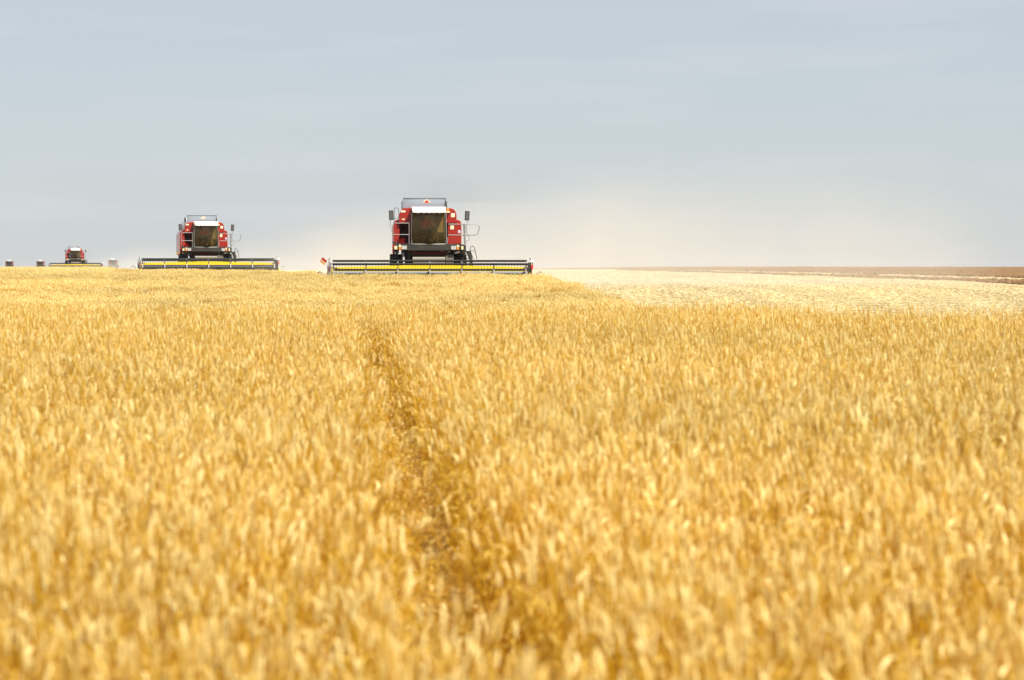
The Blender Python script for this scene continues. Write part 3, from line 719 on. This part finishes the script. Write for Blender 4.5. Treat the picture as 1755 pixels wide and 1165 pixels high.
    s = MB(); s.prism_x([(0.9, 1.78), (-0.35, 1.72), (-2.30, 1.18), (-2.36, 0.36), (-0.3, 0.72), (0.9, 0.8)], -0.715, 0.70); fh = s.build('feeder_house', M['feeder'], root, 0.02)
    s = MB(); s.prism_x([(-0.95, 1.60), (-1.0, 1.49), (-1.02, 1.49), (-0.97, 1.61)], -0.73, 0.715); s.build('feeder_lip', M['lip'], fh)
    s = MB(); s.prism_x([(-0.95, 1.05), (-0.9, 1.72), (0.4, 1.74), (0.4, 1.3)], 0.74, 1.10); s.build('gear_cover', M['feeder'], root, 0.02)
    s = MB(); s.prism_x([(0.95, 1.10), (0.95, 2.06), (-0.70, 2.06), (-0.86, 1.86), (-0.80, 1.84), (-0.66, 1.90), (0.55, 1.90), (0.80, 1.60), (0.86, 1.10)], 1.11, 1.66); s.build('added_fender', M['feeder'], root, 0.012)  # panel added to close off the bright gap above the right wheel
    # wheels
    def wheel(xc, yc, r, w):
        t_ = MB(); h = w/2
        t_.lathe_x([(xc-h*0.9, r*0.60), (xc-h, r*0.78), (xc-h*0.96, r*0.90), (xc-h*0.72, r*0.965), (xc+h*0.72, r*0.965), (xc+h*0.96, r*0.90), (xc+h, r*0.78), (xc+h*0.9, r*0.60)], yc, r, 40)
        for k in range(22):
            for sd in (-1, 1):
                a = 2*math.pi*(k + (0.5 if sd > 0 else 0))/22
                c0 = Matrix.Translation((xc, yc, r)) @ Matrix.Rotation(a, 4, 'X') @ Matrix.Translation((sd*h*0.5, 0, r*0.965)) @ Matrix.Rotation(R(32)*sd, 4, 'Z')
                q = [c0 @ Vector((sx*h*0.56, sy*r*0.035, sz*r*0.04)) for sz in (-1, 1) for sy in (-1, 1) for sx in (-1, 1)]
                t_.add(q, [(0,2,3,1),(4,5,7,6),(0,1,5,4),(1,3,7,5),(3,2,6,7),(2,0,4,6)])
        w_ = t_.build('wheel', M['rubber'], root)
        rm = MB(); rm.lathe_x([(xc-h*0.6, r*0.61), (xc-h*0.5, r*0.5), (xc-h*0.1, r*0.2), (xc-h*0.1, 0.02), (xc+h*0.1, 0.02), (xc+h*0.1, r*0.2), (xc+h*0.5, r*0.5), (xc+h*0.6, r*0.61)], yc, r, 32)
        rm.build('rim', M['yellow'], w_)
    wheel(-1.45, 0, 0.87, 0.58); wheel(1.40, 0, 0.87, 0.58); wheel(-1.25, 4.3, 0.6, 0.42); wheel(1.2, 4.3, 0.6, 0.42)
    # header
    hd = MB(); n_ = 12; yb = -2.42
    tops = [1.15 + 0.11 * (1 - abs(i/6 - 1)) ** 0.8 for i in range(13)]
    poly = [(-4.42 + 8.84*i/12, tops[i]) for i in range(13)]
    hd.prism([(-4.42, 0.16)] + poly + [(4.42, 0.16)], yb - 0.05, yb + 0.03)
    hd.box(-4.42, 4.42, -3.50, yb - 0.05, 0.13, 0.17)
    header = hd.build('header', M['yellow'], root, 0.006)
    s = MB(); s.box(-4.42, 4.42, yb - 0.055, yb - 0.05, 0.17, 0.66); s.build('back_sheet', M['yellow'], header)
    s = MB(); s.box(-4.44, 4.44, yb + 0.03, yb + 0.14, 0.98, 1.06); s.box(-4.44, 4.44, yb + 0.03, yb + 0.16, 0.2, 0.32); s.build('frame_beam', M['platform'], header)
    s = MB(); s.tube([(-4.36, -2.86, 0.46), (4.36, -2.86, 0.46)], 0.20, 16)
    for sg in (-1, 1):                                                     # auger flights, handed left and right
        pv = None
        for k in range(133):
            xx = 0.42 + k*0.03; a = 2*math.pi*xx/0.55; c_, s2_ = math.cos(a), math.sin(a)*sg
            o = len(s.v); s.v += [(sg*xx, -2.86 + 0.19*c_, 0.46 + 0.19*s2_), (sg*xx, -2.86 + 0.30*c_, 0.46 + 0.30*s2_)]
            if pv is not None: s.f.append((pv, pv+1, o+1, o)); s.smooth.append(True)
            pv = o
    s.build('auger', M['steel'], header)
    s = MB(); s.box(-4.5, 4.5, -3.56, -3.48, 0.10, 0.14)
    for k in range(118):
        x = -4.45 + k*0.0762; s.add([(x-0.018, -3.55, 0.14), (x+0.018, -3.55, 0.14), (x+0.018, -3.55, 0.10), (x-0.018, -3.55, 0.10), (x, -3.66, 0.11)], [(0, 1, 2, 3), (0, 4, 1), (1, 4, 2), (2, 4, 3), (3, 4, 0)])
    s.build('cutter_bar', M['steel'], header)
    for sg in (-1, 1):
        e = MB(); e.prism_x([(-2.38, 0.12), (-2.38, 1.22), (-2.75, 1.20), (-3.35, 0.80), (-3.62, 0.45), (-3.62, 0.12)], sg*4.46 - 0.025, sg*4.46 + 0.025)
        ep = e.build('end_plate', M['platform'], header, 0.008)
        dv = MB(); dv.prism_x([(-3.55, 0.10), (-3.50, 0.82), (-3.75, 0.70), (-4.25, 0.16), (-4.3, 0.10)], sg*4.52 - 0.05 + (0.0 if sg < 0 else 0.0), sg*4.52 + 0.05)
        dv.build('crop_divider', M['yellow'], header, 0.02)
        rd = MB(); rd.tube([(sg*4.52, -4.15, 0.25), (sg*4.58, -3.9, 0.62), (sg*4.68, -3.6, 0.90), (sg*4.82, -3.35, 0.97), (sg*4.90, -3.2, 0.90)], 0.024, 6)
        rd.build('divider_rod', M['steel'], header)
        am = MB(); am.box(sg*4.37 - 0.05, sg*4.37 + 0.05, -3.15, -2.25, 1.18, 1.27, (R(7), 0, 0)); am.box(sg*4.37 - 0.07, sg*4.37 + 0.07, -3.26, -3.06, 0.72, 1.36)
        am.tube([(sg*4.40, -3.2, 1.30), (sg*4.41, -3.2, 1.50), (sg*4.37, -3.2, 1.56)], 0.022, 6); am.tube([(sg*4.46, -3.3, 1.0), (sg*4.5, -3.3, 1.34), (sg*4.44, -3.2, 1.42)], 0.02, 6)
        am.build('reel_arm', M['platform'] if sg > 0 else M['steel'], header, 0.0)
    s = MB(); s.tube([(4.40, -3.22, 1.40), (4.52, -3.22, 1.40)], 0.075, 12); s.tube([(4.52, -3.22, 1.40), (4.55, -3.22, 1.40)], [0.075, 0.04], 12); s.build('drive_cover', M['white'], header)
    s = MB(); s.box(4.44, 4.52, -3.32, -3.30, 1.08, 1.26); s.build('reflector', M['red_bright'], header)
    s = MB(); s.box(-4.42, -4.36, -3.40, -3.38, 0.98, 1.16); s.build('reflector', M['red_dark'], header)
    mk = MB(); mk.box(-4.76, -4.50, -2.9, -2.88, 1.40, 1.53, (0, R(40), 0)); bd = mk.build('marker_board', M['marker'], header)
    mk = MB(); mk.box(-4.83, -4.57, -2.9, -2.88, 1.32, 1.395, (0, R(40), 0)); mk.build('marker_stripe', M['stripe'], bd)
    for xx in (-4.40, 4.10):
        mk = MB(); mk.box(xx, xx+0.36, -2.9, -2.87, 1.11, 1.15, (0, R(-6 if xx > 0 else 8), 0)); mk.build('brace', M['red_dark'], header)
    # reel: its own turning part, axis along x
    reel = MB(); reel.tube([(-4.28, 0, 0), (4.28, 0, 0)], 0.075, 14)
    rl_o = reel.build('reel', M['reel_grey'], header); rl_o.location = (0, -3.22, 0.90)
    RR = 0.55
    for k in range(6):
        a = k*math.pi/3; cy_b, cz_b = RR*math.cos(a), RR*math.sin(a)
        tb = MB(); tb.tube([(-4.26, 0, 0), (4.26, 0, 0)], 0.048, 8)
        for q in range(65):
            x = -4.22 + q*0.1319; tb.tube([(x, 0, 0), (x+0.004, 0.02, -0.12), (x+0.004, 0.07, -0.24)], [0.0085, 0.008, 0.005], 4)
        to = tb.build('tine_bar', M['black'], rl_o); to.location = (0, cy_b, cz_b)
    for k in range(7):
        x = -4.2 + 1.4*k; sp_ = MB()
        for q in range(6):
            a = q*math.pi/3; a2 = (q+1)*math.pi/3; o = len(sp_.v)
            sp_.add([(x-0.022, 0, 0)], [])
            def bar(p, q2, w):
                p, q2 = Vector(p), Vector(q2); dd = (q2-p).normalized(); nn = Vector((1, 0, 0)).cross(dd)*w
                sp_.add([p-nn-Vector((.02,0,0)), p+nn-Vector((.02,0,0)), q2+nn-Vector((.02,0,0)), q2-nn-Vector((.02,0,0)), p-nn+Vector((.02,0,0)), p+nn+Vector((.02,0,0)), q2+nn+Vector((.02,0,0)), q2-nn+Vector((.02,0,0))],
                        [(0,1,2,3),(7,6,5,4),(0,4,5,1),(1,5,6,2),(2,6,7,3),(3,7,4,0)])
            bar((x, 0.07*math.cos(a), 0.07*math.sin(a)), (x, (RR-.03)*math.cos(a), (RR-.03)*math.sin(a)), 0.028)
            bar((x, 0.36*math.cos(a), 0.36*math.sin(a)), (x, 0.36*math.cos(a2), 0.36*math.sin(a2)), 0.02)
        sp_.build('reel_spider', M['steel'], rl_o)
    return root, rl_o

PHASE = {}
def set_reel(root, deg, dz=0.0):
    """turn the reel; tine bars stay hanging straight down"""
    for h in root.children:
        if not h.name.startswith('header'): continue
        for r_ in h.children:
            if r_.name.split('.')[0] != 'reel': continue
            r_.rotation_euler = (R(deg), 0, 0); r_.location.z = 0.90 + dz
            for t_ in r_.children:
                if t_.name.startswith('tine_bar'): t_.rotation_euler = (-R(deg), 0, 0)

GRP = 'combine harvesters crossing the wheat field'
HY = 3.5                       # cutter bar lies this far ahead of the front axle
def place(o, px, dist, deg):
    x = (px - 877.5) / FPX * dist; t = R(deg)
    fx, fy = math.sin(t), -math.cos(t)
    cx, cy = x - fx*HY, dist - fy*HY
    o.location = (cx, cy, gz(cx, dist + 1)); o.rotation_euler = (0, 0, t)
c1, _ = build_combine()
place(c1, 737, 124.3, 2.6); set_reel(c1, 15)
tag(c1, 'largest red combine harvester, warning triangle on its raised grey hopper flap', 'combine harvester', GRP)
c2 = copy_tree(c1, None, ('warning_emblem', 'marker_board')); c2.name = 'combine_harvester'
place(c2, 358, 182.3, 9.6); set_reel(c2, 10)
tag(c2, 'mid-sized red combine harvester standing between the largest one and the small distant one', 'combine harvester', GRP)
c3 = copy_tree(c1, None, ('warning_emblem', 'sticker', 'badge', 'badge_mark', 'gauge', 'monitor', 'hose', 'step', 'marker_board'))
place(c3, 130, 478.3, 9.8); set_reel(c3, 12)
tag(c3, 'small distant red combine harvester with yellow header, left of both larger ones', 'combine harvester', GRP)
# two more far away, only their upper halves above the crop: one mesh each
def simple_copy():
    bm = bmesh.new(); mats = []
    for ch in c1.children:
        items = [(ch, ch.matrix_basis)] + [(g_, ch.matrix_basis @ g_.matrix_basis) for g_ in ch.children if g_.type == 'MESH' and g_.name.split('.')[0] in ('windscreen', 'side_window', 'cab_frame')]
        for o, mt in items:
            if o.type != 'MESH' or o.name.split('.')[0] in ('handrail', 'guard_rail', 'ladder_rail', 'hose', 'header', 'hopper_flap'): continue
            mm = o.data.materials[0]
            mm = {'red_paint': M['red_dark'], 'white_paint': M['lip'], 'tinted_glass': M['black']}.get(mm.name, mm)
            if mm not in mats: mats.append(mm)
            n0 = len(bm.faces); n1 = len(bm.verts); bm.from_mesh(o.data); bm.faces.ensure_lookup_table(); bm.verts.ensure_lookup_table()
            for v in bm.verts[n1:]: v.co = mt @ v.co
            for f in bm.faces[n0:]: f.material_index = mats.index(mm)
    me = bpy.data.meshes.new('combine_harvester'); bm.to_mesh(me); bm.free()
    for m_ in mats: me.materials.append(m_)
    return me
sm = simple_copy()
for px, dist, lab in ((16.5, 1150, 'tiny dark harvester at the far left edge, half sunk behind the wheat'),
                      (70, 1150, 'tiny dark harvester just left of the small red one, half sunk behind the wheat'),
                      (195, 1000, 'faint grey harvester veiled in dust between the small and the mid-sized harvester')):
    o = bpy.data.objects.new('combine_harvester', sm); ROOT.objects.link(o)
    place(o, px, dist, 10); tag(o, lab, 'combine harvester', GRP)

# two green weeds overtopping the crop
M['weed'] = paint('weed_leaf', (0.10, 0.16, 0.02), 0.7, dirt=0.3, dirt_col=(0.3, 0.3, 0.05))
for px, dist, hh, lab in ((270, 95, 0.98, 'small green weed poking above the wheat in front of the mid-sized harvester'), (1103, 89, 0.95, 'small green weed near the stubble edge of the standing wheat')):
    x = (px - 877.5) / FPX * dist; w = MB(); rw = random.Random(px)
    w.tube([(0, 0, 0), (0.02, 0, hh*0.6), (0.0, 0.02, hh)], [0.008, 0.006, 0.002], 5)
    for k in range(26):
        z = hh * rw.uniform(0.45, 1.0); a = rw.uniform(0, 6.28); L_ = rw.uniform(0.06, 0.14); dx, dy = math.cos(a), math.sin(a)
        w.add([(0, 0, z), (dx*L_*.5 - dy*.02, dy*L_*.5 + dx*.02, z+.03), (dx*L_, dy*L_, z+.01), (dx*L_*.5 + dy*.02, dy*L_*.5 - dx*.02, z+.03)], [(0, 1, 2, 3)])
    o = w.build('weed', M['weed']); o.location = (x, dist, gz(x, dist) - 0.01); tag(o, lab, 'plant', 'green weeds in the wheat')
# ------------------------------------------------------------------ drivers
def skinned(name, verts, edges, rad, mat, parent=None, sub=1, root_i=0):
    me = bpy.data.meshes.new(name); me.from_pydata(verts, edges, []); me.materials.append(mat)
    o = bpy.data.objects.new(name, me); ROOT.objects.link(o)
    sk = o.modifiers.new('skin', 'SKIN'); sk.use_smooth_shade = True
    for i, r_ in enumerate(rad):
        r2_ = r_ if isinstance(r_, tuple) else (r_, r_)
        me.skin_vertices[0].data[i].radius = r2_
        me.skin_vertices[0].data[i].use_root = (i == root_i)
    sb = o.modifiers.new('sub', 'SUBSURF'); sb.levels = sub; sb.render_levels = sub
    if parent: o.parent = parent
    return o
def build_driver():
    # seated, facing -y, hands on the wheel; origin on the seat
    V, E, Rd = [], [], []
    def vx(p, r_, link=None):
        V.append(p); Rd.append(r_)
        if link is not None: E.append((link, len(V)-1))
        return len(V)-1
    pel = vx((0, 0.10, 0.12), (0.15, 0.11)); sp1 = vx((0, 0.13, 0.32), (0.145, 0.105), pel); ch = vx((0, 0.12, 0.50), (0.16, 0.11), sp1)
    nk = vx((0, 0.09, 0.64), 0.055, ch); n2 = vx((0, 0.08, 0.70), 0.055, nk); hd = vx((0, 0.06, 0.80), (0.078, 0.092), n2); tp = vx((0, 0.07, 0.90), (0.06, 0.07), hd)
    nose = vx((0, -0.035, 0.785), 0.012, hd)
    for s in (-1, 1):
        sh = vx((s*0.19, 0.11, 0.54), 0.062, ch); el = vx((s*0.28, -0.10, 0.34), 0.045, sh); wr = vx((s*0.20, -0.33, 0.30), 0.028, el); pm = vx((s*0.185, -0.40, 0.31), (0.034, 0.018), wr)
        for q in range(4):
            a0 = vx((s*0.185, -0.445, 0.335 - q*0.02), 0.009, pm); a1 = vx((s*(0.175), -0.475 + 0.004*abs(q-1), 0.325 - q*0.02), 0.008, a0); vx((s*0.155, -0.47, 0.315 - q*0.02), 0.007, a1)
        t0 = vx((s*0.165, -0.405, 0.345), 0.010, pm); vx((s*0.150, -0.44, 0.355), 0.008, t0)
        hp = vx((s*0.10, 0.02, 0.09), 0.085, pel); kn = vx((s*0.16, -0.36, 0.10), 0.062, hp); an = vx((s*0.15, -0.42, -0.33), 0.042, kn); vx((s*0.15, -0.56, -0.37), 0.036, an)
        vx((s*0.082, 0.07, 0.79), 0.014, hd)
    p = skinned('person', V, E, Rd, M['skin'])
    tv = [(0, 0.10, 0.10), (0, 0.13, 0.32), (0, 0.12, 0.50), (0, 0.10, 0.585)]; te = [(0, 1), (1, 2), (2, 3)]; tr_ = [(0.162, 0.122), (0.157, 0.117), (0.172, 0.122), (0.085, 0.075)]
    for s in (-1, 1):
        i = len(tv); tv += [(s*0.19, 0.11, 0.54), (s*0.255, -0.04, 0.40)]; te += [(2, i), (i, i+1)]; tr_ += [0.074, 0.060]
    skinned('shirt', tv, te, tr_, M['shirt'], p)
    tv = [(0, 0.10, 0.08)]; te = []; tr_ = [(0.165, 0.125)]
    for s in (-1, 1):
        i = len(tv); tv += [(s*0.10, 0.02, 0.09), (s*0.16, -0.36, 0.10), (s*0.15, -0.415, -0.28)]; te += [(0, i), (i, i+1), (i+1, i+2)]; tr_ += [0.097, 0.074, 0.056]
    skinned('trousers', tv, te, tr_, M['trousers'], p)
    bm = bmesh.new(); bmesh.ops.create_uvsphere(bm, u_segments=16, v_segments=10, radius=1)
    bmesh.ops.delete(bm, geom=[v for v in bm.verts if v.co.z < 0.05 and v.co.y < 0.2 or v.co.z < -0.4], context='VERTS')
    for v in bm.verts: v.co = Vector((v.co.x*0.098, 0.075 + v.co.y*0.115, 0.835 + v.co.z*0.105))
    me = bpy.data.meshes.new('hair'); bm.to_mesh(me); bm.free(); me.materials.append(M['hair'])
    h = bpy.data.objects.new('hair', me); ROOT.objects.link(h); h.parent = p
    for s in (-1, 1):
        bm = bmesh.new(); bmesh.ops.create_uvsphere(bm, u_segments=8, v_segments=6, radius=0.012)
        for v in bm.verts: v.co += Vector((s*0.032, -0.022, 0.815))
        me = bpy.data.meshes.new('eye'); bm.to_mesh(me); bm.free(); me.materials.append(M['hair'])
        e_ = bpy.data.objects.new('eye', me); ROOT.objects.link(e_); e_.parent = p
    return p
drv = build_driver()
def seat_driver(p, c, label):
    t = c.rotation_euler.z; q = Matrix.Rotation(t, 4, 'Z') @ Vector((-0.09, -0.02, 2.655))
    p.location = Vector(c.location) + q; p.rotation_euler = (0, 0, t)
    tag(p, label, 'person', 'drivers in the harvester cabs')
seat_driver(drv, c1, 'person in a red shirt driving the largest harvester, seated behind its windscreen')
d2_ = copy_tree(drv)
seat_driver(d2_, c2, 'person seated at the wheel of the mid-sized harvester behind its windscreen')

# ------------------------------------------------------------------ dust and haze
def dust(name, label, x0, x1, y0, y1, zt, dens, peak_x, grow, col, seed, left_w=8.0, hscale_=1.25, zoff=0.0, nscale=0.15):
    zb = min(gz(x, y) for x in (x0, x1) for y in (y0, y1)) - 0.4 + zoff
    m = MB(); m.box(x0, x1, y0, y1, zb, zb + zt)
    mt = bpy.data.materials.new(name); mt.use_nodes = True; n, l = mt.node_tree.nodes, mt.node_tree.links
    n.clear(); out = n.new('ShaderNodeOutputMaterial'); pv = n.new('ShaderNodeVolumePrincipled')
    pv.inputs['Color'].default_value = (*col, 1); pv.inputs['Anisotropy'].default_value = 0.0
    ge = n.new('ShaderNodeNewGeometry')
    nz = n.new('ShaderNodeTexNoise'); nz.noise_dimensions = '4D'; nz.inputs['W'].default_value = seed; nz.inputs['Scale'].default_value = nscale; nz.inputs['Detail'].default_value = 4; nz.inputs['Roughness'].default_value = 0.55
    l.new(ge.outputs['Position'], nz.inputs['Vector'])
    sep = n.new('ShaderNodeSeparateXYZ'); l.new(ge.outputs['Position'], sep.inputs[0])
    def math_(op, a_, b_=None, c_=None, clamp=False):
        q = n.new('ShaderNodeMath'); q.operation = op; q.use_clamp = clamp
        for i, v in enumerate((a_, b_, c_)):
            if v is None: continue
            if isinstance(v, (int, float)): q.inputs[i].default_value = v
            else: l.new(v, q.inputs[i])
        return q.outputs[0]
    def ramp(v, a_, b_, lo=0.0, hi=1.0):
        q = n.new('ShaderNodeMapRange'); q.interpolation_type = 'SMOOTHSTEP'
        for k, w in (('From Min', a_), ('From Max', b_), ('To Min', lo), ('To Max', hi)): q.inputs[k].default_value = w
        l.new(v, q.inputs['Value']); return q.outputs[0]
    X, Y, Z = sep.outputs
    # cloud top rises downwind of the machine and is broken up by the noise
    top = math_('ADD', ramp(X, x0, peak_x + grow, zt*0.45, zt*0.8), math_('MULTIPLY', math_('SUBTRACT', nz.outputs[0], 0.5), zt*0.9))
    hz = math_('SUBTRACT', Z, zb)
    fz = math_('SUBTRACT', 1.0, math_('DIVIDE', hz, top), clamp=True); fz = math_('POWER', fz, hscale_)
    fx = math_('MULTIPLY', ramp(X, x0, x0 + left_w), ramp(X, x1 - (x1 - peak_x)*0.95, x1, 1.0, 0.0))
    fy = math_('MULTIPLY', ramp(Y, y0, y0 + (y1-y0)*0.15), ramp(Y, y1 - (y1-y0)*0.3, y1, 1.0, 0.0))
    nn = ramp(nz.outputs[0], 0.32, 0.70, 0.28, 1.45)
    dd = math_('MULTIPLY', math_('MULTIPLY', math_('MULTIPLY', fx, fy), math_('MULTIPLY', fz, nn)), dens)
    l.new(dd, pv.inputs['Density']); l.new(pv.outputs[0], out.inputs['Volume'])
    o = m.build(name, mt); tag(o, label, None, None, 'stuff')
    return o
dust('dust', 'pale chaff dust drifting right from the largest harvester', -15, 35, 131.5, 172, 9.0, 0.037, 0, 12, (0.865, 0.80, 0.705), 1.3)
dust('dust', 'low dust behind the mid-sized harvester', -27, -6, 189, 250, 6.5, 0.014, -16, 4, (0.87, 0.80, 0.70), 5.1, 6.0)
dust('dust', 'thin dust trailing right of the small distant harvester', -76, -55, 481.5, 560, 7.5, 0.010, -68, 5, (0.90, 0.86, 0.80), 9.4, 5.0)
dust('dust', 'grey dust round the faint harvester near the skyline', -160, -92, 930, 988, 8.5, 0.014, -120, 10, (0.42, 0.43, 0.46), 3.7, 14.0)
dust('smoke', 'faint dark exhaust smoke above the largest harvester', -5.5, 2.5, 133.5, 142, 3.4, 0.020, -3.0, 5, (0.12, 0.12, 0.13), 2.2, 2.0, zoff=4.6, nscale=0.5)
def haze():
    m = MB(); m.box(-3100, 3100, -350, 2900, -8, 6.2)
    mt = bpy.data.materials.new('haze'); mt.use_nodes = True; n, l = mt.node_tree.nodes, mt.node_tree.links
    n.clear(); out = n.new('ShaderNodeOutputMaterial'); pv = n.new('ShaderNodeVolumePrincipled')
    pv.inputs['Color'].default_value = (0.80, 0.88, 1.0, 1); pv.inputs['Density'].default_value = 0.00006; pv.inputs['Anisotropy'].default_value = 0.2
    l.new(pv.outputs[0], out.inputs['Volume'])
    tag(m.build('haze', mt), 'thin pale summer haze over the far field', None, None, 'stuff')
haze()
